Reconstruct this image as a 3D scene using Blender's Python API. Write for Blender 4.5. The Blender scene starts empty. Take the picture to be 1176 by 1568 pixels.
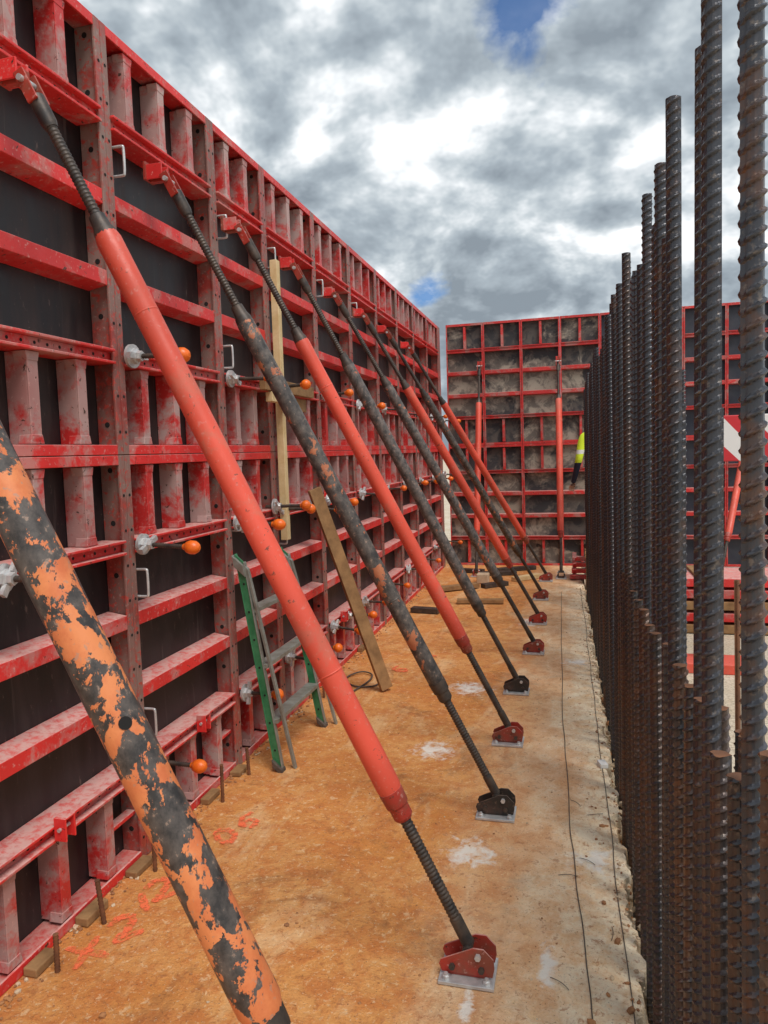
import bpy, bmesh, math, random
from mathutils import Vector, Matrix
random.seed(7)
scn=bpy.context.scene
col=bpy.context.collection
R=random.uniform

# ------------------------------------------------------------------ nodes helpers
def new_mat(name):
    m=bpy.data.materials.new(name); m.use_nodes=True
    nt=m.node_tree; nt.nodes.clear()
    out=nt.nodes.new("ShaderNodeOutputMaterial"); b=nt.nodes.new("ShaderNodeBsdfPrincipled")
    nt.links.new(b.outputs[0],out.inputs[0])
    return m,nt,b,out
def N(nt,t,**kw):
    n=nt.nodes.new(t)
    for k,v in kw.items(): setattr(n,k,v)
    return n
def coord(nt,scale=(1,1,1),kind="Object"):
    tc=N(nt,"ShaderNodeTexCoord"); mp=N(nt,"ShaderNodeMapping"); mp.inputs["Scale"].default_value=scale
    nt.links.new(tc.outputs[kind],mp.inputs[0]); return mp.outputs[0]
def noise(nt,vec,scale,detail=5,rough=.6,dist=0):
    n=N(nt,"ShaderNodeTexNoise"); n.inputs["Scale"].default_value=scale; n.inputs["Detail"].default_value=min(detail,5)
    n.inputs["Roughness"].default_value=rough; n.inputs["Distortion"].default_value=dist
    nt.links.new(vec,n.inputs["Vector"]); return n.outputs["Fac"]
def ramp(nt,fac,stops,interp='LINEAR'):
    r=N(nt,"ShaderNodeValToRGB"); cr=r.color_ramp; cr.interpolation=interp
    while len(cr.elements)<len(stops): cr.elements.new(.5)
    for e,(p,c) in zip(cr.elements,stops):
        e.position=p
        e.color=(c,c,c,1) if isinstance(c,(int,float)) else (c[0],c[1],c[2],1)
    nt.links.new(fac,r.inputs[0]); return r.outputs[0]
def mix(nt,fac,a,b,mode='MIX'):
    n=N(nt,"ShaderNodeMix",data_type='RGBA',blend_type=mode)
    for s,v in ((n.inputs[0],fac),(n.inputs[6],a),(n.inputs[7],b)):
        if isinstance(v,(int,float)): s.default_value=v
        elif isinstance(v,tuple): s.default_value=(v[0],v[1],v[2],1)
        else: nt.links.new(v,s)
    return n.outputs[2]
def math_(nt,op,a,b=0.0,clamp=False):
    n=N(nt,"ShaderNodeMath",operation=op); n.use_clamp=clamp
    for s,v in ((n.inputs[0],a),(n.inputs[1],b)):
        if isinstance(v,(int,float)): s.default_value=v
        else: nt.links.new(v,s)
    return n.outputs[0]
def bump(nt,b,h,strength=.3,dist=.01):
    n=N(nt,"ShaderNodeBump"); n.inputs["Strength"].default_value=strength; n.inputs["Distance"].default_value=dist
    nt.links.new(h,n.inputs["Height"]); nt.links.new(n.outputs[0],b.inputs["Normal"])
def setc(nt,b,c):
    if isinstance(c,tuple): b.inputs["Base Color"].default_value=(c[0],c[1],c[2],1)
    else: nt.links.new(c,b.inputs["Base Color"])

def painted(name,base,grime,amount=.5,chips=(.06,.03,.02),chipth=.68,rough=.42,dust=(.60,.36,.32),dust_hilite=.6,scale=5,stretch=(1,1,1),speck=.45):
    m,nt,b,o=new_mat(name)
    v=coord(nt,stretch)
    n1=noise(nt,v,scale,6,.72,.2)
    f1=ramp(nt,n1,[(.60-amount*.3,0),(.67-amount*.2,1)])
    c=mix(nt,f1,base,grime)
    n3=noise(nt,v,2.3,3,.5)
    c=mix(nt,ramp(nt,n3,[(.35,.0),(.7,.55)]),c,tuple(x*.45 for x in base))
    n2=noise(nt,v,scale*7,5,.7,.4)
    c=mix(nt,ramp(nt,n2,[(chipth-.05,0),(chipth-.02,1)]),c,chips)
    n5=noise(nt,v,scale*13,4,.6)
    c=mix(nt,ramp(nt,n5,[(.60,0),(.68,speck)]),c,dust)
    g=N(nt,"ShaderNodeNewGeometry"); s=N(nt,"ShaderNodeSeparateXYZ"); nt.links.new(g.outputs["Normal"],s.inputs[0])
    up=ramp(nt,s.outputs[2],[(.3,0),(.85,dust_hilite)])
    c=mix(nt,math_(nt,'MULTIPLY',up,ramp(nt,n2,[(.38,.3),(.55,1)])),c,dust)  # dust on up-facing sides, doubling as pale highlights painted on rail tops
    setc(nt,b,c)
    r=ramp(nt,n1,[(.3,rough-.12),(.7,rough+.3)]); nt.links.new(r,b.inputs["Roughness"])
    bump(nt,b,n2,.25,.003)
    return m

RED=painted("red_paint_worn",(.64,.024,.022),(.50,.19,.17),.34)
REDRAIL=painted("red_paint_rail",(.76,.034,.032),(.60,.22,.20),.26,dust_hilite=.9,dust=(.68,.42,.38))  # paler top dust also paints pinkish light onto the rail tops
GRIME=painted("post_paint_grimy",(.36,.05,.04),(.27,.18,.155),.74,chips=(.42,.06,.045),chipth=.60,dust=(.42,.32,.29))
RIBM=painted("rib_paint_dusty",(.60,.034,.032),(.48,.34,.32),.62)
REDPROP=painted("red_prop_paint",(.76,.095,.055),(.64,.14,.09),.2,chips=(.16,.06,.04),chipth=.69,rough=.42,dust_hilite=.12,scale=5,speck=.25)
REDFAR=painted("red_paint_far",(.60,.030,.028),(.45,.19,.17),.34,dust_hilite=.7)
BRK_RED=painted("bracket_red",(.42,.035,.02),(.25,.07,.04),.5,rough=.5)
BRK_BLK=painted("bracket_black",(.03,.025,.022),(.10,.05,.035),.4,rough=.5,dust=(.2,.13,.09))
def mottled(name,paint,th,sc=9,dk=((.030,.027,.027),(.12,.10,.09))):
    m,nt,b,o=new_mat(name)
    v=coord(nt,(1,1,.8))
    n=math_(nt,'ADD',math_(nt,'MULTIPLY',noise(nt,v,sc,6,.66,.35),.72),math_(nt,'MULTIPLY',noise(nt,v,sc*3.4,5,.7,.2),.28))
    dark=mix(nt,ramp(nt,noise(nt,v,30,5,.7),[(.38,0),(.68,1)]),dk[0],dk[1])
    pa=mix(nt,ramp(nt,noise(nt,v,14,5,.7),[(.4,0),(.65,1)]),paint,(paint[0]*.82,paint[1]*.62,paint[2]*.6))
    f=ramp(nt,n,[(th,0),(th+.012,1)])
    c=mix(nt,f,dark,pa)
    sc2=ramp(nt,noise(nt,v,60,4,.6),[(.62,0),(.67,.6)])
    c=mix(nt,sc2,c,(.36,.24,.18))
    setc(nt,b,c); b.inputs["Roughness"].default_value=.48
    bump(nt,b,f,.3,.002)
    return m
MOT_OR=mottled("orange_black_flaking_paint",(.70,.235,.085),.495,12)
MOT_DK=mottled("dark_flaking_paint",(.46,.17,.08),.565,13,((.034,.030,.030),(.15,.125,.11)))
MOT_DK2=mottled("grey_flaking_paint",(.48,.16,.08),.585,15,((.045,.042,.042),(.20,.165,.15)))

def simple(name,c1,c2,sc=10,rough=.5,metal=0,bmp=.15,lo=.35,hi=.65):
    m,nt,b,o=new_mat(name); v=coord(nt)
    n=noise(nt,v,sc,6,.65,.2)
    setc(nt,b,mix(nt,ramp(nt,n,[(lo,0),(hi,1)]),c1,c2))
    b.inputs["Roughness"].default_value=rough; b.inputs["Metallic"].default_value=metal
    if bmp: bump(nt,b,noise(nt,v,sc*4,4,.7),bmp,.004)
    return m
m,nt,b,o=new_mat("film_faced_plywood_dark"); v=coord(nt)
n=noise(nt,coord(nt,(1,1,.2)),9,6,.65,.3)
c=mix(nt,ramp(nt,n,[(.42,0),(.75,1)]),(.013,.010,.012),(.050,.036,.034))
c=mix(nt,ramp(nt,noise(nt,coord(nt,(1,1,.35)),50,5,.7),[(.64,0),(.69,.55)]),c,(.18,.13,.11))
c=mix(nt,ramp(nt,noise(nt,coord(nt,(1,1,.06)),26,4,.6),[(.62,0),(.72,.35)]),c,(.16,.13,.12))
setc(nt,b,c); nt.links.new(ramp(nt,n,[(.3,.34),(.7,.6)]),b.inputs["Roughness"]); b.inputs["Specular IOR Level"].default_value=.4; PLY=m
m,nt,b,o=new_mat("concrete_stained_plywood"); v=coord(nt)
n=noise(nt,v,1.3,6,.7,.5)
c=mix(nt,ramp(nt,n,[(.44,0),(.52,1)]),(.035,.036,.040),(.33,.30,.245))
c=mix(nt,ramp(nt,noise(nt,v,6,6,.7,.6),[(.45,0),(.57,.85)]),c,(.10,.09,.08))
setc(nt,b,c); b.inputs["Roughness"].default_value=.8; PLYG=m
PLYN=simple("plywood_navy",(.012,.018,.035),(.04,.045,.06),3,.5)
GALV=simple("galvanised_steel",(.46,.47,.48),(.66,.66,.66),25,.42,.5)
STEEL=simple("threaded_steel_dark",(.035,.032,.032),(.10,.075,.06),18,.5,.35)
RUSTY=simple("rusty_steel",(.10,.045,.025),(.22,.09,.04),20,.75,.1)
def rebmat(name,lo,hi,base,rust):
    m,nt,b,o=new_mat(name); v=coord(nt); oi=N(nt,"ShaderNodeObjectInfo")
    ad=N(nt,"ShaderNodeVectorMath",operation='ADD'); nt.links.new(v,ad.inputs[0]); sc=N(nt,"ShaderNodeVectorMath",operation='SCALE'); nt.links.new(oi.outputs["Random"],sc.inputs["Scale"]); sc.inputs[0].default_value=(17,9,31); nt.links.new(sc.outputs[0],ad.inputs[1])
    n=noise(nt,ad.outputs[0],7,5,.75,.3)
    rustf=math_(nt,'MULTIPLY',ramp(nt,n,[(lo,0),(hi,.85)]),ramp(nt,oi.outputs["Random"],[(.2,.35),(.9,1)]))
    c=mix(nt,rustf,base,rust)
    c=mix(nt,ramp(nt,noise(nt,ad.outputs[0],60,4,.7),[(.58,0),(.68,.55)]),c,(.22,.18,.15))
    setc(nt,b,c); b.inputs["Metallic"].default_value=.4; b.inputs["Roughness"].default_value=.34
    return m
REBAR=rebmat("rebar_steel",.52,.68,(.052,.055,.066),(.13,.062,.035))
REBAR2=rebmat("rebar_steel_rusty",.42,.62,(.050,.050,.056),(.14,.068,.038))
ORANGE=simple("orange_plastic",(.90,.19,.012),(.72,.12,.01),15,.38)
TIMBER=simple("timber_pale",(.58,.42,.20),(.70,.54,.31),12,.7)
TIMB2=simple("timber_weathered",(.19,.10,.04),(.34,.19,.08),9,.8)
GREEN=simple("green_fibreglass",(.015,.13,.05),(.05,.22,.10),12,.45)
ALU=simple("aluminium_dusty",(.32,.34,.31),(.20,.19,.16),12,.5,.4)
DARK=simple("dark_hole",(.006,.005,.005),(.012,.01,.01),10,.9,bmp=0)
CABLE=simple("dark_cable",(.05,.04,.035),(.12,.09,.07),30,.7)
WHITE=simple("white_plastic",(.75,.75,.74),(.6,.6,.6),8,.5)
ROCK=simple("rubble_stone",(.66,.54,.38),(.46,.31,.19),6,.9)
RUBW=simple("debris_clay",(.42,.20,.08),(.25,.11,.05),20,.9)

# ------------------------------------------------------------------ mesh builder
class MB:
    def __init__(s,xf=None): s.v=[];s.f=[];s.m=[];s.mats=[];s.xf=xf;s.sm=[]
    def mi(s,m):
        if m not in s.mats: s.mats.append(m)
        return s.mats.index(m)
    def add(s,vs,fs,m,smooth=False):
        o=len(s.v); s.v+= [tuple(s.xf(p)) if s.xf else tuple(p) for p in vs]
        k=s.mi(m)
        for f in fs: s.f.append([i+o for i in f]); s.m.append(k); s.sm.append(smooth)
    def hexa(s,p,m): s.add(p,[(0,1,2,3),(7,6,5,4),(0,4,5,1),(1,5,6,2),(2,6,7,3),(3,7,4,0)],m)
    def box(s,x0,x1,y0,y1,z0,z1,m):
        s.hexa([(x0,y0,z0),(x1,y0,z0),(x1,y1,z0),(x0,y1,z0),(x0,y0,z1),(x1,y0,z1),(x1,y1,z1),(x0,y1,z1)],m)
    def obox(s,c,ax,ay,az,hx,hy,hz,m):
        c=Vector(c);ax=Vector(ax).normalized();ay=Vector(ay).normalized();az=Vector(az).normalized()
        P=[c+ax*hx*i+ay*hy*j+az*hz*k for (i,j,k) in ((-1,-1,-1),(1,-1,-1),(1,1,-1),(-1,1,-1),(-1,-1,1),(1,-1,1),(1,1,1),(-1,1,1))]
        s.hexa(P,m)
    def lathe(s,p0,p1,prof,m,seg=14,smooth=True):
        p0=Vector(p0);p1=Vector(p1);d=(p1-p0); L=d.length; d.normalize()
        a=Vector((0,0,1)) if abs(d.z)<.9 else Vector((1,0,0))
        u=d.cross(a).normalized(); w=d.cross(u)
        vs=[];fs=[]
        for (t,r) in prof:
            for k in range(seg):
                an=2*math.pi*k/seg
                vs.append(p0+d*(t*L)+(u*math.cos(an)+w*math.sin(an))*r)
        n=len(prof)
        for i in range(n-1):
            for k in range(seg):
                k2=(k+1)%seg; fs.append((i*seg+k,i*seg+k2,(i+1)*seg+k2,(i+1)*seg+k))
        s.add(vs,fs,m,smooth)
        s.add(vs[:seg],[tuple(range(seg))[::-1]],m); s.add(vs[-seg:],[tuple(range(seg))],m)
    def cyl(s,p0,p1,r,m,seg=12): s.lathe(p0,p1,[(0,r),(1,r)],m,seg)
    def prism(s,pts,ext,m):
        e=Vector(ext); n=len(pts); P=[Vector(p) for p in pts]
        s.add(P+[p+e for p in P],[tuple(range(n))[::-1],tuple(range(n,2*n))]+[(i,(i+1)%n,(i+1)%n+n,i+n) for i in range(n)],m)
    def obj(s,name,bevel=0,parent=None,origin=None,seg=2):
        me=bpy.data.meshes.new(name)
        vs=s.v
        if origin: vs=[(a-origin[0],b_-origin[1],c-origin[2]) for a,b_,c in vs]
        me.from_pydata(vs,[],s.f)
        for m_ in s.mats: me.materials.append(m_)
        me.polygons.foreach_set("material_index",s.m); me.polygons.foreach_set("use_smooth",s.sm)
        bm=bmesh.new(); bm.from_mesh(me); bmesh.ops.recalc_face_normals(bm,faces=bm.faces); bm.to_mesh(me); bm.free()
        ob=bpy.data.objects.new(name,me); col.objects.link(ob)
        if origin: ob.location=origin
        if bevel:
            md=ob.modifiers.new("bevel",'BEVEL'); md.width=bevel; md.segments=seg; md.limit_method='ANGLE'; md.angle_limit=.6
        if parent: ob.parent=parent
        return ob
def tube(name,pts,r,m,parent=None):
    cu=bpy.data.curves.new(name,'CURVE'); cu.dimensions='3D'; cu.bevel_depth=r; cu.bevel_resolution=2
    sp=cu.splines.new('NURBS'); sp.points.add(len(pts)-1)
    for p,q in zip(sp.points,pts): p.co=(q[0],q[1],q[2],1)
    sp.use_endpoint_u=True; sp.order_u=3
    cu.materials.append(m); ob=bpy.data.objects.new(name,cu); col.objects.link(ob)
    if parent: ob.parent=parent
    return ob

# ------------------------------------------------------------------ formwork panels
def xfL(p):
    d,y,z=p; return (-1.72+d-.015*(y-2.5), y, z*(1+.006*(y-2.5)))
FY=10.5
def xfF(p):
    d,s_,z=p; return (s_, FY-d*.7, z*1.065)
LV=(.38,.68,.985,1.285); PH=1.65
def panel(xf,y0,y1,zb,ribs,ply,holes=True,fine=True,post=GRIME,rail=REDRAIL,rib=RIBM,pw=.036,rs=1.0):
    mb=MB(xf); g=.0015; D=-.10
    a,b_=y0+g,y1-g; z0=zb+g; z1=zb+PH-g
    mb.box(D-.02,D,y0,y1,zb,zb+PH,ply)
    for (p,q,l0,l1) in ((a,a+pw*.5,a,a+pw),(b_-pw*.5,b_,b_-pw,b_)):
        mb.box(D+.001,-.011,p,q,z0,z1,post)
        mb.box(-.0105,0,l0,l1,z0,z1,post)
    ia,ib=a+pw+.0005,b_-pw-.0005
    for (p,q,l0,l1) in ((z0,z0+.028*rs,z0,z0+.038*rs),(z1-.028*rs,z1,z1-.038*rs,z1)):
        mb.box(D+.001,-.011,ia-pw*.5+.001,ib+pw*.5-.001,p+.001,q-.001,RED if fine else rail)
        mb.box(-.0105,-.001,ia,ib,l0,l1,rail)
    for i,h in enumerate(LV):
        z=zb+h
        if i in (0,3):
            mb.box(D+.001,-.014,ia-pw*.5+.001,ib+pw*.5-.001,z-.018,z+.018,RED if fine else rail)
            mb.box(D+.001,.014,ia,ib,z+.0185*rs,z+.029*rs,rail)
            mb.box(D+.001,.014,ia,ib,z-.029*rs,z-.0185*rs,rail)
            if fine:
                y=ia+.04
                while y<ib-.03: mb.cyl((-.0142,y,z),(-.0128,y,z),.006,DARK,8); y+=.062
        else:
            hb,hf=.040*rs,.028*rs
            mb.hexa([(D+.001,ia-.012,z-hb),(D+.001,ib+.012,z-hb),(-.004,ib,z-hf),(-.004,ia,z-hf),
                     (D+.001,ia-.012,z+hb),(D+.001,ib+.012,z+hb),(-.004,ib,z+hf),(-.004,ia,z+hf)],rail)
    for (za,zc) in ((z0+.0405,zb+LV[0]-.0305),(zb+LV[3]+.0305,z1-.0405)):
        for y in ribs:
            if fine:
                fw=.024
                mb.box(D+.001,-.0165,y-fw,y-fw+.006,za,zc,rib); mb.box(D+.001,-.0165,y+fw-.006,y+fw,za,zc,rib)
                mb.box(-.016,-.010,y-fw-.001,y+fw+.001,za,zc,rib)
                for (e0,e1,e2,e3) in ((za+.0005,za+.032,.033,.0255),(zc-.032,zc-.0005,.0255,.033)):
                    mb.hexa([(-.060,y-e2,e0),(-.060,y+e2,e0),(-.008,y+e2,e0),(-.008,y-e2,e0),
                             (-.060,y-e3,e1),(-.060,y+e3,e1),(-.008,y+e3,e1),(-.008,y-e3,e1)],rib)
            else:
                hb,hf=.024*rs,.020*rs
                mb.hexa([(D+.001,y-hb,za),(D+.001,y+hb,za),(-.012,y+hf,za),(-.012,y-hf,za),
                     (D+.001,y-hb,zc),(D+.001,y+hb,zc),(-.012,y+hf,zc),(-.012,y-hf,zc)],rib)
        if fine and zb==0 and za<.2:
            for y in (ribs[-1]+.11,): mb.box(-.07,-.03,y-.10,min(y+.10,b_-pw*.5-.002),(za+zc)/2-.008,(za+zc)/2+.008,rail)
    if holes:
        for y in (a+.018,b_-.018):
            z=zb+.09
            while z<zb+PH-.05:
                if all(abs(z-zb-h)>.03 for h in LV):
                    mb.cyl((-.002,y,z),(.0012,y,z),.0065,DARK,8)
                z+=.14
        if fine:
            z=zb+.12
            while z<zb+PH-.05:
                if all(abs(z-zb-h)>.05 for h in LV): mb.cyl((-.055,b_-pw*.5-.0012,z),(-.055,b_-pw*.5+.001,z),.011,DARK,10)
                z+=.21
    return mb.obj("formwork_panel",.003 if fine else 0)
edges=[.98,2.50,3.38,4.02,4.90,5.78,6.66,7.54,8.42,9.30,10.18]
for i in range(len(edges)-1):
    y0,y1=edges[i],edges[i+1]; w=y1-y0
    if i==0: ribs=[1.24,1.50,1.77,2.03,2.28]
    elif w<.7: ribs=[y0+.2,y0+.43]
    else: ribs=[y0+.19,y0+.44,y0+.69]
    for k in (0,1): panel(xfL,y0,y1,k*PH,[r_+(.0 if k else R(-.01,.01)) for r_ in ribs],PLY,fine=i<5)
mb=MB(xfL); mb.box(-.13,.0,10.19,10.36,.002,3.3,GRIME); mb.obj("formwork_corner_post",.004)
x=-1.775
while x<3.6:
    for k in (0,1): panel(xfF,x,x+.535,k*PH,[x+.27],PLYG if x<.25 else PLYN,holes=False,fine=False,post=REDFAR,rail=REDFAR,rib=REDFAR,pw=.018,rs=.8)
    x+=.537

for y,z in ((1.98,.38),(2.95,.38),(1.35,.38),(5.2,.38)):
    mb=MB(xfL)
    mb.box(.015,.062,y-.026,y-.019,z-.02,z+.06,REDRAIL); mb.box(.015,.062,y+.019,y+.026,z-.02,z+.06,REDRAIL)
    mb.box(.015,.062,y-.0185,y+.0185,z+.053,z+.06,REDRAIL); mb.cyl((.04,y-.034,z+.022),(.04,y+.034,z+.022),.007,GALV,8)
    mb.obj("rail_bracket",.002)

for y,z in ((2.545,2.79),(3.43,2.79),(3.43,2.14),(2.545,1.13),(3.43,1.30),(2.545,.55),(4.07,2.79),(4.95,2.79),(5.83,2.79),(4.95,2.14),(4.07,1.15),(4.95,1.1)):
    P=[xfL(p) for p in ((-.01,y,z+.055),(.04,y,z+.057),(.045,y,z+.05),(.045,y,z-.05),(.04,y,z-.057),(-.01,y,z-.055))]
    tube("steel_handle",P,.0055,GALV)

# wall ties
tm=MB()
tm.cyl((0,0,0),(.012,0,0),.046,GALV,16); tm.lathe((.012,0,0),(.05,0,0),[(0,.030),(.4,.030),(.5,.022),(1,.020)],GALV,6,False)
for s in (-1,1): tm.obox((.03,.0,.040*s),(1,0,0),(0,1,0),(0,0,1),.008,.011,.018,GALV)
prof=[]
for i in range(25): prof+= [(i/25,.0085),((i+.5)/25,.011)]
prof.append((1,.0085)); tm.lathe((-.06,0,0),(.19,0,0),prof,STEEL,8)
tm.lathe((.185,0,0),(.255,0,0),[(0,.013),(.18,.016),(.22,.024),(.45,.030),(.7,.029),(.9,.020),(1,.008)],ORANGE,14)
tie0=tm.obj("wall_tie"); first=True
def tie(p,rot=0):
    global first
    if first: o=tie0; first=False
    else: o=bpy.data.objects.new("wall_tie",tie0.data); col.objects.link(o)
    o.location=xfL(p); o.rotation_euler=(R(-3,3),R(-.04,.12),rot+R(-.14,.08)); k=R(.9,1.05); o.scale=(R(.85,1.1),k,k)
for e in edges[1:]:
    for z in (LV[0],LV[3],PH+LV[0]):
        tie((.02,e+.055,z+R(-.01,.02)))
for y,z in ((1.80,1.28),(3.95,1.33),(4.55,1.28),(5.3,.38),(4.45,.36)):
    tie((.02,y,z))

# ------------------------------------------------------------------ push-pull props
def prop(foot,top,rt,mat,t0,t1,brk,name="push_pull_prop",fdir=(0,1,0),hole=False):
    mb=MB(); fx,fy=foot
    A=Vector((fx,fy,.10)); B=Vector(top); d=B-A; L=d.length; dn=d.normalized()
    f=Vector(fdir).normalized(); r=Vector((f.y,-f.x,0))
    if r.dot(Vector((1,0,0)))<0 and abs(r.x)>.1: r=-r
    c=Vector((fx,fy,0)); up=Vector((0,0,1))
    mb.obox(c+up*.008,r,f,up,.085,.070,.0055,GALV)
    for s in (-1,1):
        for q in (-1,1):
            mb.lathe(c+r*.062*s+f*.052*q+up*.0137,c+r*.062*s+f*.052*q+up*.030,[(0,.012),(.6,.012),(.65,.007),(1,.007)],GALV,6,False)
    mb.obox(c+up*.018,r,f,up,.062,.033,.004,brk)
    for q in (-1,1):
        pts=[(-.078,.0225),(.078,.0225),(.084,.05),(.082,.078),(.052,.108),(.02,.108),(-.06,.070),(-.080,.060),(-.086,.045)]
        o_=f*(q*.034-.003)
        mb.prism([c+r*a+up*z+o_ for a,z in pts],f*.006,brk)
        for a,z in ((-.045,.045),(.045,.045),(.035,.085)):
            mb.lathe(c+r*a+up*z+f*(q*.0372),c+r*a+up*z+f*(q*.0372+q*.011),[(0,.010),(1,.010)],STEEL if z<.05 else GALV,6,False)
    mb.cyl(c+up*.088-f*.03,c+up*.088+f*.03,.016,STEEL,10)
    def P(t): return A+d*t
    def thread(ta,tb,r0):
        n=int((tb-ta)*L/.013); pr=[]
        for i in range(n): pr+=[(i/n,r0-.0032),((i+.3)/n,r0),((i+.6)/n,r0)]
        pr.append((1,r0-.0032)); mb.lathe(P(ta),P(tb),pr,STEEL,12)
    mb.cyl(P(.0),P(.03),.020,STEEL,12)
    thread(.028,t0+.01,.0185)
    mb.lathe(P(t0-.012),P(t0+.022),[(0,.024),(.1,.031),(.45,.031),(.5,.036),(.9,.038),(1,.038)],STEEL if mat!=REDPROP else BRK_RED,16)
    nn=14; prf=[]
    for i in range(nn+1): prf.append((i/nn,rt+R(-.0006,.0006)))
    mb.lathe(P(t0+.018),P(t1-.006),[(0,rt*.86),(.012,rt)]+prf[1:-1]+[(.988,rt),(1,rt*.86)],mat,22)
    mb.lathe(P(t1-.012),P(t1+.014),[(0,.036),(.3,.034),(.5,.028),(1,.025)],STEEL,16)
    thread(t1+.01,.975,.0175)
    side=(Vector((1,-.8,0))-dn*Vector((1,-.8,0)).dot(dn)).normalized()
    if hole:
        mb.cyl(P(.39)+side*(rt-.004),P(.39)+side*(rt+.0008),.012,DARK,12)
    else:
        for t in (t0+.16,t1-.10):
            mb.lathe(P(t),P(t+.0025),[(0,rt*.99),(.3,rt+.0012),(.7,rt+.0012),(1,rt*.99)],mat,22)
    mb.lathe(P(.955),P(.99),[(0,.02),(.2,.025),(1,.025)],STEEL,12)
    w=f.cross(dn).normalized()
    for q in (-1,1): mb.obox(B+f*.026*q,dn,w,f,.05,.018,.004,BRK_RED)
    mb.cyl(B-f*.042+dn*.02,B+f*.042+dn*.02,.010,GALV,10)
    wd=-r
    cw=B+dn*.03
    mb.obox(cw+wd*.040+up*.01,wd,f,up,.040,.012,.018,BRK_RED)
    for q in (-1,1): mb.obox(cw+wd*.055+up*.03+f*.024*q,wd,f,up,.040,.004,.030,REDRAIL)
    mb.obox(cw+wd*.09+up*.035,wd,f,up,.006,.034,.036,BRK_RED)
    return mb.obj(name,.0015)
def topx(y): return -1.58-.015*(y-2.5)
P_=[(-.327,1.155,1.055,MOT_OR,.17,.80,BRK_RED,.043),
    (-.334,2.106,1.926,REDPROP,.16,.84,BRK_RED,.039),
    (-.353,3.12,2.736,MOT_DK,.175,.80,BRK_BLK,.037),
    (-.372,3.945,3.43,REDPROP,.175,.81,BRK_RED,.038),
    (-.391,4.818,4.19,MOT_DK2,.18,.80,BRK_BLK,.037),
    (-.330,5.817,4.996,MOT_DK2,.19,.78,BRK_RED,.037),
    (-.345,6.853,5.774,REDPROP,.19,.80,BRK_RED,.038),
    (-.368,8.017,6.565,MOT_DK,.17,.80,BRK_RED,.037),
    (-.354,9.194,7.576,REDPROP,.17,.80,BRK_RED,.038)]
for i,(fx,fy,ty,mat,t0,t1,bk,rt) in enumerate(P_):
    prop((fx,fy),(topx(ty),ty,2.75),rt,mat,t0,t1,bk,hole=(i==0))
prop((-.17,9.42),(-.19,10.36,2.86),.042,REDPROP,.16,.82,BRK_BLK,fdir=(1,0,0))
prop((-1.27,9.5),(-1.28,10.36,2.86),.042,REDPROP,.16,.82,BRK_RED,fdir=(1,0,0))
prop((1.55,8.6),(2.35,10.30,2.7),.039,REDPROP,.18,.80,BRK_RED,fdir=(1,0,0))

# ------------------------------------------------------------------ slab + ground
def ex(y): return .205-.012*(y-1)
bm=bmesh.new()
ys=[-3+i*.02 for i in range(int(16.5/.02))]
vt=[];vb=[];vl=[]
for y in ys:
    e=ex(y)-.014+ .010*math.sin(y*37)+.012*math.sin(y*11.3+1)+R(-.010,.010)
    vl.append(bm.verts.new((-4,y,0))); vt.append(bm.verts.new((e,y,0))); vb.append(bm.verts.new((e+R(.0,.03),y,-.14)))
for i in range(len(ys)-1):
    bm.faces.new((vl[i],vt[i],vt[i+1],vl[i+1])); bm.faces.new((vt[i],vb[i],vb[i+1],vt[i+1]))
me=bpy.data.meshes.new("concrete_slab"); bm.to_mesh(me); bm.free()
slab=bpy.data.objects.new("concrete_slab",me); col.objects.link(slab)
m,nt,b,o=new_mat("clay_stained_concrete"); v=coord(nt)
n1=noise(nt,v,1.5,6,.62,.4); n2=noise(nt,v,9,6,.72,.3); n3=noise(nt,v,75,5,.75); n4=noise(nt,coord(nt,(1,.35,1)),4.5,6,.65,.5); n6=noise(nt,v,28,6,.75,.4)
c=mix(nt,ramp(nt,n1,[(.38,0),(.62,1)]),(.62,.24,.052),(.70,.34,.11))
c=mix(nt,ramp(nt,n2,[(.44,0),(.60,.8)]),c,(.55,.18,.042))
c=mix(nt,ramp(nt,n4,[(.54,0),(.66,.7)]),c,(.76,.48,.24))
sx=N(nt,"ShaderNodeSeparateXYZ"); nt.links.new(v,sx.inputs[0])
xx=math_(nt,'ADD',sx.outputs[0],math_(nt,'MULTIPLY',math_(nt,'SUBTRACT',n4,.5),.8))
xx=math_(nt,'ADD',xx,math_(nt,'MULTIPLY',math_(nt,'SUBTRACT',n6,.5),.7))
pale=ramp(nt,math_(nt,'ADD',xx,.75),[(.15,0),(.62,.5),(.82,1)])
st=noise(nt,v,2.6,6,.74,.8)
c=mix(nt,ramp(nt,st,[(.54,0),(.66,.68)]),c,(.30,.12,.038))
c=mix(nt,pale,c,mix(nt,ramp(nt,n2,[(.44,0),(.64,1)]),(.88,.75,.55),(.76,.53,.31)))
c=mix(nt,ramp(nt,n6,[(.56,0),(.63,.65)]),c,(.40,.14,.04))
c=mix(nt,ramp(nt,n6,[(.36,.6),(.43,0)]),c,(.82,.58,.33))
c=mix(nt,ramp(nt,n3,[(.60,0),(.66,.65)]),c,(.86,.70,.48))
c=mix(nt,ramp(nt,noise(nt,v,120,4,.7),[(.33,.8),(.40,0)]),c,(.15,.06,.025))
nd=noise(nt,v,16,6,.7,.5)
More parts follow.
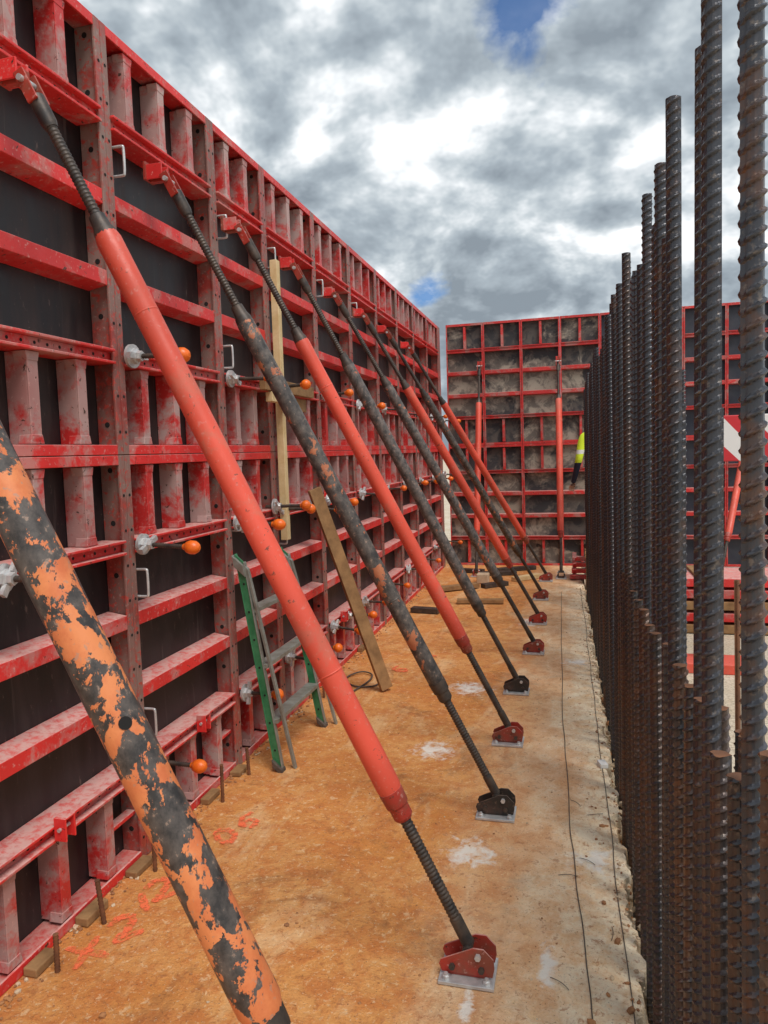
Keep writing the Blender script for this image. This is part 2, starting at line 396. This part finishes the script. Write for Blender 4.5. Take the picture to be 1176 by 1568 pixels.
for (px,py,rx,ry) in ((-.42,2.79,.10,.11),(-.76,3.77,.12,.13),(-.71,4.86,.15,.14),(.06,2.83,.09,.09),(-.10,2.2,.03,.12),(-.32,1.98,.02,.10),(.0,5.6,.10,.10),(-.42,6.9,.12,.2)):
    mp=N(nt,"ShaderNodeVectorMath",operation='SUBTRACT'); nt.links.new(v,mp.inputs[0]); mp.inputs[1].default_value=(px,py,0)
    dv=N(nt,"ShaderNodeVectorMath",operation='DIVIDE'); nt.links.new(mp.outputs[0],dv.inputs[0]); dv.inputs[1].default_value=(rx,ry,1)
    ln=N(nt,"ShaderNodeVectorMath",operation='LENGTH'); nt.links.new(dv.outputs[0],ln.inputs[0])
    q=math_(nt,'ADD',ln.outputs["Value"],math_(nt,'MULTIPLY',math_(nt,'SUBTRACT',nd,.5),4.2))
    c=mix(nt,ramp(nt,q,[(.2,.85),(1.1,0)]),c,(.85,.82,.76))
setc(nt,b,c); b.inputs["Roughness"].default_value=.82
hh=math_(nt,'ADD',math_(nt,'MULTIPLY',n2,.8),math_(nt,'ADD',math_(nt,'MULTIPLY',n3,.35),math_(nt,'MULTIPLY',n6,.6))); bump(nt,b,hh,.9,.018)
me.materials.append(m)
bm=bmesh.new(); bmesh.ops.create_grid(bm,x_segments=8,y_segments=8,size=600); me=bpy.data.meshes.new("ground"); bm.to_mesh(me); bm.free()
gr=bpy.data.objects.new("ground",me); gr.location=(0,0,-.14); col.objects.link(gr)
m,nt,b,o=new_mat("crushed_rock_ground"); v=coord(nt)
n1=noise(nt,v,2.2,6,.7); n2=noise(nt,v,45,5,.7)
c=mix(nt,ramp(nt,n1,[(.35,0),(.65,1)]),(.70,.62,.50),(.56,.45,.32)); c=mix(nt,ramp(nt,n2,[(.45,0),(.62,.8)]),c,(.30,.24,.17))
setc(nt,b,c); b.inputs["Roughness"].default_value=.95; bump(nt,b,n2,.6,.02); me.materials.append(m)

def stone(mb,c,r,m):
    bm=bmesh.new(); bmesh.ops.create_icosphere(bm,subdivisions=1,radius=r)
    s=(R(.7,1.4),R(.7,1.4),R(.5,.9)); a=R(0,6)
    vs=[]
    for v_ in bm.verts:
        p=v_.co*R(.75,1.2); x_,y_=p.x*s[0],p.y*s[1]
        vs.append((c[0]+x_*math.cos(a)-y_*math.sin(a),c[1]+x_*math.sin(a)+y_*math.cos(a),c[2]+p.z*s[2]))
    fs=[tuple(v_.index for v_ in f.verts) for f in bm.faces]; bm.free(); mb.add(vs,fs,m)
mb=MB()
for i in range(1900):
    y=1.0+8*(random.random()**1.6); stone(mb,(ex(y)+R(-.02,.22),y,R(-.13,-.015)),R(.005,.022),ROCK if random.random()<.75 else RUBW)
for i in range(420):
    y=1.6+7.5*(random.random()**1.5); stone(mb,(ex(y)-abs(random.gauss(0,.05)),y,.002),R(.002,.008),ROCK if random.random()<.6 else RUBW)
mb.obj("edge_rubble")
mb=MB()
for i in range(420):
    y=1.5+8*(random.random()**1.3); stone(mb,(R(-1.65,.15),y,.0015),R(.0012,.005),RUBW if random.random()<.7 else ROCK)
for x_,y_,r_ in ((.03,1.98,.012),(.085,2.55,.011),(.14,2.05,.012),(.08,2.1,.008),(-1.35,1.7,.012),(-.98,2.2,.008),(-.95,2.22,.006),(.1,3.1,.01),(.12,2.35,.012)):
    stone(mb,(x_,y_,r_*.4),r_,RUBW)
mb.obj("ground_debris")

pts=[]
L_=[(.045,1.2),(.045,1.5),(.03,2.08),(-.03,3.0),(-.08,4.37),(-.125,6.5),(-.16,8.75)]
for (a,b0),(a2,b2) in zip(L_[:-1],L_[1:]):
    for k in range(8):
        t=k/8; pts.append((a+(a2-a)*t+R(-.004,.004),b0+(b2-b0)*t,.004))
tube("string_line",pts,.0019,CABLE)
pts=[(ex(1+.25*i)-.048+R(-.007,.007),1+.25*i,.004) for i in range(32)]
tube("edge_cable",pts,.0016,CABLE)
tube("ground_cable",[(-1.5,4.6,.01),(-1.4,4.95,.012),(-1.55,5.1,.02),(-1.66,4.9,.01),(-1.5,4.7,.01),(-1.3,4.8,.01),(-1.45,5.2,.01)],.006,CABLE)
for k in range(6):
    x_,y_=R(-.05,.13),R(1.9,3.6); a=R(0,3); tube("twig",[(x_,y_,.004),(x_+.03*math.cos(a),y_+.03*math.sin(a),.010),(x_+.07*math.cos(a+.3),y_+.07*math.sin(a+.3),.004)],.0012,CABLE)

m,nt,b,o=new_mat("orange_spray_paint"); v=coord(nt)
n=noise(nt,v,42,6,.78)
setc(nt,b,(.95,.19,.075)); b.inputs["Roughness"].default_value=.7
tr=N(nt,"ShaderNodeBsdfTransparent"); mx=N(nt,"ShaderNodeMixShader")
nt.links.new(ramp(nt,n,[(.40,0),(.56,.85)]),mx.inputs[0]); nt.links.new(tr.outputs[0],mx.inputs[1]); nt.links.new(b.outputs[0],mx.inputs[2]); nt.links.new(mx.outputs[0],o.inputs[0])
SPRAY=m
zz=[.004]
def stroke(mb,pts,w=.015):
    # wobbly, rounded ribbon
    for p,q in zip(pts[:-1],pts[1:]):
        p=Vector((p[0],p[1],0)); q=Vector((q[0],q[1],0)); d=q-p; n_=Vector((-d.y,d.x,0)).normalized(); e=d.normalized()
        zz[0]+=.00006; L=[];Rr=[]
        K=6
        for k in range(K+1):
            t=k/K; ww=w*R(.8,1.15)*(.6 if k in(0,K) else 1); c_=p-e*w*.5+(d+e*w)*t+n_*R(-.003,.003); c_.z=zz[0]
            L.append(c_-n_*ww); Rr.append(c_+n_*ww)
        mb.add(L+Rr,[(k,k+1,K+1+k+1,K+1+k) for k in range(K)],SPRAY)
def glyph(mb,ch,c,s,ang):
    G={'X':[[(-.5,-.6),(.5,.6)],[(-.5,.6),(.5,-.6)]],'2':[[(-.5,.45),(-.1,.75),(.35,.6),(.35,.2),(0,-.25),(-.5,-.7),(.5,-.6)]],
       '1':[[(0,-.7),(.05,.7)]],'0':[[(0,.7),(.35,.45),(.42,-.2),(.1,-.7),(-.3,-.5),(-.4,.1),(-.25,.55),(0,.7)]],'6':[[(.4,.7),(-.2,.4),(-.4,-.3),(0,-.7),(.4,-.3),(.1,.05),(-.35,-.1)]]}
    for st in G[ch]:
        stroke(mb,[(c[0]+s*(x_*math.cos(ang)-y_*math.sin(ang)),c[1]+s*(x_*math.sin(ang)+y_*math.cos(ang))) for x_,y_ in st])
mb=MB(); an=.85
for ch,c_,s in (('X',(-1.58,1.93),.095),('2',(-1.53,2.07),.09),('1',(-1.55,2.21),.08),('2',(-1.53,2.30),.09),('0',(-1.50,2.44),.09),('0',(-1.47,2.70),.09),('6',(-1.43,2.84),.09),('6',(-1.3,5.2),.11),('X',(-1.15,5.6),.08)):
    glyph(mb,ch,c_,s,an+R(-.1,.1))
mb.obj("spray_paint_marking")

# ------------------------------------------------------------------ pins, timber
for i,y in enumerate([1.84,2.10,2.40,3.0,3.30,4.5,5.7,7.2]):
    mb=MB(xfL); w=R(.04,.065); mb.box(.003,.04+R(0,.025),y-w,y+w,.002,.03+R(-.008,.01),TIMB2); mb.obj("timber_packer",.004)
    if i<6:
        mb=MB(); p=xfL((.075,y+R(-.04,.04),0)); h=.16+R(-.03,.05)
        mb.lathe((p[0]+.02,p[1],-.01),(p[0]+.02+R(-.01,.01),p[1]+R(-.015,.015),h),[(k/24,.0075 if k%2 else .0095) for k in range(25)],RUSTY,8); mb.obj("steel_pin")
mb=MB(xfL)
for i in range(600):
    y=1.2+8*random.random()**1.5; stone(mb,(abs(random.gauss(0,.035)),y,.003),R(.002,.010),RUBW if random.random()<.8 else ROCK)
mb.obj("wall_base_debris")
def plank(name,p0,p1,w,t,m,side=(0,1,0)):
    p0=Vector(p0);p1=Vector(p1); d=(p1-p0).normalized(); s=Vector(side); s=(s-d*s.dot(d)).normalized(); n_=d.cross(s)
    mb=MB(); mb.obox((p0+p1)/2,s,n_,d,w/2,t/2,(p1-p0).length/2,m); return mb.obj(name,.003)
plank("leaning_timber_plank",(-1.27,4.70,.02),(-1.66,4.47,1.42),.085,.04,TIMB2,(.75,.65,0))
mb=MB(xfL); mb.box(.02,.065,4.035,4.085,1.12,2.77,TIMBER); mb.box(.068,.105,3.70,4.50,1.99,2.06,TIMB2)
mb.box(.068,.11,3.78,4.02,1.93,1.985,TIMBER); mb.box(.02,.066,4.10,4.45,1.90,1.98,TIMB2); mb.obj("timber_strongback",.003)
plank("timber_offcut",(-1.62,8.3,.04),(-1.15,8.65,.04),.12,.05,TIMB2)
plank("timber_offcut",(-1.25,7.7,.03),(-.75,7.75,.03),.1,.04,TIMB2)
mb=MB(); mb.box(-1.2,-1.05,8.95,9.1,0.002,.12,ROCK); mb.obj("concrete_block",.01)
mb=MB()
for k in range(4):
    mb.box(-.06+.02*k,.28-.01*k,9.3+.02*k,9.38+.02*k,.01+.075*k,.065+.075*k,REDRAIL); mb.box(-.03,.02,9.2,9.7,.07+.075*k-.003,.08+.075*k-.004,RED)
mb.obj("stacked_formwork_parts",.004)
for (x_,y_,l) in ((-.95,8.75,.35),(-.6,9.3,.45),(-1.5,7.2,.3),(-1.0,9.6,.5),(-.8,10.0,.6),(-1.4,9.8,.4)):
    mb=MB(); a=R(-.5,.9); mb.obox((x_,y_,.03),(math.cos(a),math.sin(a),0),(-math.sin(a),math.cos(a),0),(0,0,1),l/2,.05,.026,random.choice((TIMB2,STEEL,TIMBER))); mb.obj("site_offcut",.003)

# ladder
mb=MB()
A0,A1=Vector((-1.50,3.36,0)),Vector((-1.66,3.34,1.12)); B0,B1=Vector((-1.49,4.0,0)),Vector((-1.66,3.93,1.08))
for p,q in ((A0,A1),(B0,B1)):
    d=(q-p).normalized(); s=Vector((1,0,0)); s=(s-d*s.x).normalized(); n_=d.cross(s)
    mb.obox((p+q)/2,s,n_,d,.030,.004,(q-p).length/2,GREEN)
    for k in (-1,1): mb.obox((p+q)/2+s*.031*k+n_*.012,s,n_,d,.004,.015,(q-p).length/2-.002,ALU if k==1 else GREEN)
    mb.obox(p+Vector((0,.0,.02)),s,n_,d,.038,.024,.02,CABLE)
    mb.obox(q+Vector((0,0,-.04)),s,n_,d,.040,.02,.03,ALU)
    for k in range(7): mb.cyl(p.lerp(q,.1+.13*k)+Vector((0,-.006,0)),p.lerp(q,.1+.13*k)+Vector((0,-.0045,0)),.006,DARK,8)
    r0=p+Vector((.07,.05,0)); r1=q+Vector((.035,.01,-.05)); dd=(r1-r0).normalized(); mb.obox((r0+r1)/2,s,n_,dd,.012,.012,(r1-r0).length/2,ALU)
for t in (.24,.50,.76):
    a=A0.lerp(A1,t);c_=B0.lerp(B1,t); mb.box(min(a.x,c_.x)-.03,max(a.x,c_.x)+.035,a.y+.006,c_.y-.006,a.z-.018,a.z+.004,ALU)
mb.obj("step_ladder",.002)

# ------------------------------------------------------------------ rebar
def rebar_mesh(name,L,r,mat,pitch=.0225,h=.0050):
    seg=20; dz=pitch/7; n=int(L/dz); vs=[];fs=[]
    for i in range(n+1):
        z=i*dz
        for k in range(seg):
            a=2*math.pi*k/seg
            up=1 if a<math.pi else 0
            u_=(a%math.pi)/math.pi
            ph=((z-.022*u_)/pitch+(0 if up else .5))%1
            rib=min(1,max(0,1.9-abs(ph-.5)/.10))
            rr=r+h*rib*min(1,math.sin(math.pi*u_)*1.6)
            if k%(seg//2)==0: rr=r+.0034
            vs.append((rr*math.cos(a),rr*math.sin(a),z))
    for i in range(n):
        for k in range(seg):
            k2=(k+1)%seg; fs.append((i*seg+k,i*seg+k2,(i+1)*seg+k2,(i+1)*seg+k))
    fs.append(tuple(range(n*seg,(n+1)*seg)))
    me=bpy.data.meshes.new(name); me.from_pydata(vs,[],fs); me.materials.append(mat); me.materials.append(RUSTY)
    me.polygons[len(fs)-1].material_index=1
    return me
LONG=rebar_mesh("long_bar",2.95,.0128,REBAR); SHORT=rebar_mesh("starter_bar",1.45,.0126,REBAR2); LONG2=rebar_mesh("inner_bar",2.95,.0128,REBAR2)
cage=bpy.data.objects.new("rebar_cage",None); col.objects.link(cage)
def rb(me,x_,y_,ztop,L,tilt=.005,rot=None):
    o=bpy.data.objects.new(me.name,me); col.objects.link(o); o.parent=cage
    o.location=(x_,y_,ztop-L); o.rotation_euler=(R(-tilt,tilt),R(-tilt,tilt),R(-.6,.6) if rot is None else rot)
def rx(y): return .238-.0125*(y-1)
ly=[(1.03,2.56),(1.33,2.50),(1.47,2.33),(1.75,2.37),(1.93,2.12),(2.07,2.35),(2.25,2.25),(2.44,2.40)]
y=2.58
while y<8.6: ly.append((y,2.34+R(-.12,.06))); y+=.125
for y,z in ly: rb(LONG if random.random()<.8 else LONG2,rx(y)+R(-.006,.006),y,z,2.95)
for y in [1.56,1.66,1.84,2.0,2.15,2.34,2.5,2.64,2.8,2.95]+[3.1+.14*i for i in range(39)]: rb(LONG2 if random.random()<.4 else LONG,rx(y)+.05+R(-.01,.02),y,(1.95 if y<2.2 else 2.1)+R(-.3,.1),2.95)
for y,z in ((.94,1.23),(1.07,1.14),(1.20,1.12),(1.40,1.14),(1.55,1.12),(1.66,1.13),(1.84,1.13),(1.99,1.12),(2.16,1.1),(2.34,1.11),(2.53,1.1),(2.7,1.1),(2.9,1.12),(3.1,1.1),(3.4,1.1),(3.7,1.1),(4.0,1.1)):
    rb(SHORT,rx(y)-.010+R(-.006,.006),y,z,1.45)
for y in (.98,1.05,1.12,1.18,1.24,1.30,1.38,1.5,1.62,1.78,1.9,2.0,2.2): rb(SHORT,rx(y)+.035+R(0,.025),y,1.09+R(-.10,.05),1.45)
for i in range(14): rb(LONG,.62+R(-.02,.02),4.4+.42*i,2.2+R(-.2,.2),2.95)
THIN=rebar_mesh("thin_bar",2.7,.006,RUSTY,.009,.001)
for x_,y_,z_ in ((.56,2.6,2.15),(.50,2.35,1.2),(.60,2.9,1.3)): rb(THIN,x_,y_,z_,2.7,.02)
mb=MB()
mb.cyl((rx(1)+.03,.9,.05),(rx(9)+.03,9,.05),.007,RUSTY,8)
o=mb.obj("tie_bar"); o.parent=cage
mb=MB(); mb.obox((.125,3.72,.012),(1,.3,0),(-.3,1,0),(0,0,1),.02,.03,.012,WHITE); mb.obj("rebar_spacer_block",.003)

# ------------------------------------------------------------------ background objects at right
m,nt,b,o=new_mat("red_white_stripes"); v=coord(nt,(1,1,1))
w=N(nt,"ShaderNodeTexWave"); w.inputs["Scale"].default_value=1.6; w.inputs["Distortion"].default_value=.6; nt.links.new(v,w.inputs[0]); w.bands_direction='DIAGONAL'
setc(nt,b,mix(nt,ramp(nt,w.outputs["Fac"],[(.48,0),(.52,1)]),(.55,.02,.03),(.75,.73,.72))); b.inputs["Roughness"].default_value=.5; STRIPE=m
mb=MB(); mb.box(.95,2.2,6.0,6.03,1.5,1.85,STRIPE)
for x_ in (1.05,2.1): mb.box(x_-.03,x_+.03,6.035,6.09,-.13,1.8,REDPROP); mb.box(x_-.25,x_+.25,5.9,6.2,-.138,-.06,REDPROP)
mb.obj("striped_barrier_board",.006)
mb=MB(); 
for k in range(5): mb.box(1.0,2.6,7.2,7.9,-.13+.11*k,-.05+.11*k,random.choice((RED,TIMB2,REDRAIL))); mb.box(1.1,1.2,7.25,7.85,-.05+.11*k,-.022+.11*k,TIMB2)
mb.obj("stacked_formwork_panels",.006)

# ------------------------------------------------------------------ worker
worker=bpy.data.objects.new("construction_worker",None); col.objects.link(worker); worker.location=(.29,9.15,.40); worker.rotation_euler=(0,0,.5)
m,nt,b,o=new_mat("worker_clothing"); v=coord(nt); s=N(nt,"ShaderNodeSeparateXYZ"); nt.links.new(v,s.inputs[0])
zc=math_(nt,'DIVIDE',s.outputs[2],1.8)
c=ramp(nt,zc,[(0,(.03,.025,.02)),(.06,(.015,.02,.05)),(.53,(.015,.02,.05)),(.60,(.62,.80,.03)),(.66,(.7,.7,.68)),(.685,(.62,.80,.03)),(.835,(.45,.24,.16))],'CONSTANT'); setc(nt,b,c); b.inputs["Roughness"].default_value=.8
def skinned(name,V,E,mat,parent,sub=2):
    me=bpy.data.meshes.new(name); me.from_pydata([p for p,_ in V],E,[]); ob=bpy.data.objects.new(name,me); col.objects.link(ob); ob.parent=parent
    md=ob.modifiers.new("skin",'SKIN'); md.use_smooth_shade=True
    for i,(p,r) in enumerate(V):
        sv=me.skin_vertices[0].data[i]; sv.radius=(r,r) if isinstance(r,float) else r
        sv.use_root=(i==0)
    ob.modifiers.new("sub",'SUBSURF').levels=sub; ob.modifiers["sub"].render_levels=sub; me.materials.append(mat); return ob
V=[((0,0,.95),(.15,.11)),((0,0,1.15),(.14,.10)),((0,0,1.38),(.17,.11)),((0,0,1.50),(.06,.06)),((0,.01,1.60),(.075,.09)),((0,.01,1.70),(.07,.085)),
 ((-.09,0,.88),.09),((-.11,.02,.48),.06),((-.12,-.02,.08),.045),((-.13,.12,.04),.035),
 ((.09,0,.88),.09),((.11,.05,.48),.06),((.12,.0,.08),.045),((.13,.14,.04),.035),
 ((-.20,0,1.40),.06),((-.26,.0,1.12),.045),((-.24,.14,.90),.033),((-.24,.19,.83),.03),
 ((.20,0,1.40),.06),((.26,.0,1.12),.045),((.24,.14,.90),.033),((.24,.19,.83),.03)]
E=[(0,1),(1,2),(2,3),(3,4),(4,5),(0,6),(6,7),(7,8),(8,9),(0,10),(10,11),(11,12),(12,13),(2,14),(14,15),(15,16),(16,17),(2,18),(18,19),(19,20),(20,21)]
skinned("body",V,E,m,worker)
SKIN=simple("skin",(.45,.24,.16),(.5,.28,.2),8,.6)
for sx_ in (-1,1):
    V=[((sx_*.24,.19,.83),.028)];E=[]
    for k in range(4):
        bx=sx_*.24+(k-1.5)*.019; i0=len(V); V+=[((bx,.215,.79),.0095),((bx,.225,.76-.004*k),.0085),((bx,.215,.735-.003*k),.008)]; E+=[(0,i0),(i0,i0+1),(i0+1,i0+2)]
    i0=len(V); V+=[((sx_*.21,.21,.81),.011),((sx_*.19,.225,.785),.009)]; E+=[(0,i0),(i0,i0+1)]
    skinned("hand",V,E,SKIN,worker,1)
mb=MB(); mb.lathe((0,.01,1.69),(0,.01,1.83),[(0,.13),(.06,.13),(.09,.108),(.5,.10),(.8,.07),(1,.01)],WHITE,20); mb.lathe((0,.09,1.61),(0,.125,1.60),[(0,.018),(1,.008)],SKIN,8)
for s_ in (-1,1): mb.lathe((s_*.07,.01,1.63),(s_*.088,.01,1.635),[(0,.02),(1,.022)],SKIN,10)
h=mb.obj("hard_hat_and_face"); h.parent=worker
mb=MB(); 
for k in range(3): mb.box(.12+.12*k,.23+.12*k,8.9,9.5,.34,.398,TIMB2)
for y_ in (8.95,9.4): mb.box(.13,.46,y_,y_+.06,.0,.335,TIMB2)
mb.box(.13,.46,8.95,9.46,-.138,-.002,TIMB2)
mb.obj("timber_trestle",.003)

# ------------------------------------------------------------------ world
w=bpy.data.worlds.new("World"); scn.world=w; w.use_nodes=True; nt=w.node_tree
bg=nt.nodes["Background"]
SE,SA=math.radians(58),math.radians(135)
sky=N(nt,"ShaderNodeTexSky",sky_type='NISHITA'); sky.sun_disc=False; sky.sun_elevation=SE; sky.sun_rotation=SA
tc=N(nt,"ShaderNodeTexCoord"); s=N(nt,"ShaderNodeSeparateXYZ"); nt.links.new(tc.outputs["Generated"],s.inputs[0])
den=math_(nt,'ADD',math_(nt,'MAXIMUM',s.outputs[2],0.0),.50)
def skyp(ox,oy):
    cx=N(nt,"ShaderNodeCombineXYZ"); nt.links.new(math_(nt,'ADD',math_(nt,'DIVIDE',s.outputs[0],den),ox),cx.inputs[0]); nt.links.new(math_(nt,'ADD',math_(nt,'DIVIDE',s.outputs[1],den),oy),cx.inputs[1]); cx.inputs[2].default_value=5.2
    return cx.outputs[0]
P0=skyp(0,0); P1=skyp(.025,.055)
nA=noise(nt,P0,4.6,5,.55,.12); nB=noise(nt,P1,4.6,5,.55,.12); nL=noise(nt,P0,1.9,3,.5,.1)
val=math_(nt,'ADD',math_(nt,'MULTIPLY',math_(nt,'SUBTRACT',nA,nB),2.1),math_(nt,'ADD',math_(nt,'MULTIPLY',math_(nt,'SUBTRACT',nA,.5),1.0),math_(nt,'MULTIPLY',math_(nt,'SUBTRACT',nL,.5),1.3)))
val=math_(nt,'ADD',val,.5)
cl=ramp(nt,val,[(.15,(2.5,2.95,3.4)),(.42,(3.9,4.5,5.0)),(.58,(5.5,6.1,6.5)),(.72,(7.8,8.2,8.5)),(.88,(10.8,11,11))])
nz=noise(nt,P0,9,5,.6,.2)
bl=None
for d_,rad in (((-.05,.862,.503),.060),((-.185,.959,.213),.030),((.5,.1,.86),.3)):
    sb=N(nt,"ShaderNodeVectorMath",operation='DISTANCE'); nt.links.new(tc.outputs["Generated"],sb.inputs[0]); sb.inputs[1].default_value=d_
    q=math_(nt,'ADD',math_(nt,'DIVIDE',sb.outputs["Value"],rad),math_(nt,'MULTIPLY',math_(nt,'SUBTRACT',nz,.5),3.5))
    f_=ramp(nt,q,[(.2,.9),(1.0,0)])
    bl=f_ if bl is None else math_(nt,'MAXIMUM',bl,f_)
skyb=mix(nt,1.0,sky.outputs[0],(.5,.8,1.15),'MULTIPLY')
nt.links.new(mix(nt,bl,cl,skyb),bg.inputs[0]); bg.inputs[1].default_value=.11
w.cycles.sampling_method='MANUAL'; w.cycles.sample_map_resolution=256
su=bpy.data.lights.new("sun",'SUN'); su.energy=2.9; su.angle=math.radians(28); su.color=(1,.95,.88)
so=bpy.data.objects.new("sun",su); col.objects.link(so)
dr=Vector((math.sin(SA)*math.cos(SE),math.cos(SA)*math.cos(SE),math.sin(SE))); so.rotation_euler=dr.to_track_quat('Z','Y').to_euler(); so.location=(5,-3,9)

# ------------------------------------------------------------------ camera
cam=bpy.data.cameras.new("camera"); cam.sensor_fit='HORIZONTAL'; cam.sensor_width=36; cam.lens=36*1100/1176; cam.clip_start=.05; cam.clip_end=2000
co=bpy.data.objects.new("camera",cam); col.objects.link(co); scn.camera=co
rows=Matrix(((.966643,.012159,.255837),(.254132,.078869,-.963949),(-.031898,.996811,.073148)))
M=rows.to_4x4(); M.translation=Vector((0,0,1.6)); co.matrix_world=M
scn.view_settings.view_transform='Standard'; scn.view_settings.look='None'; scn.view_settings.exposure=0
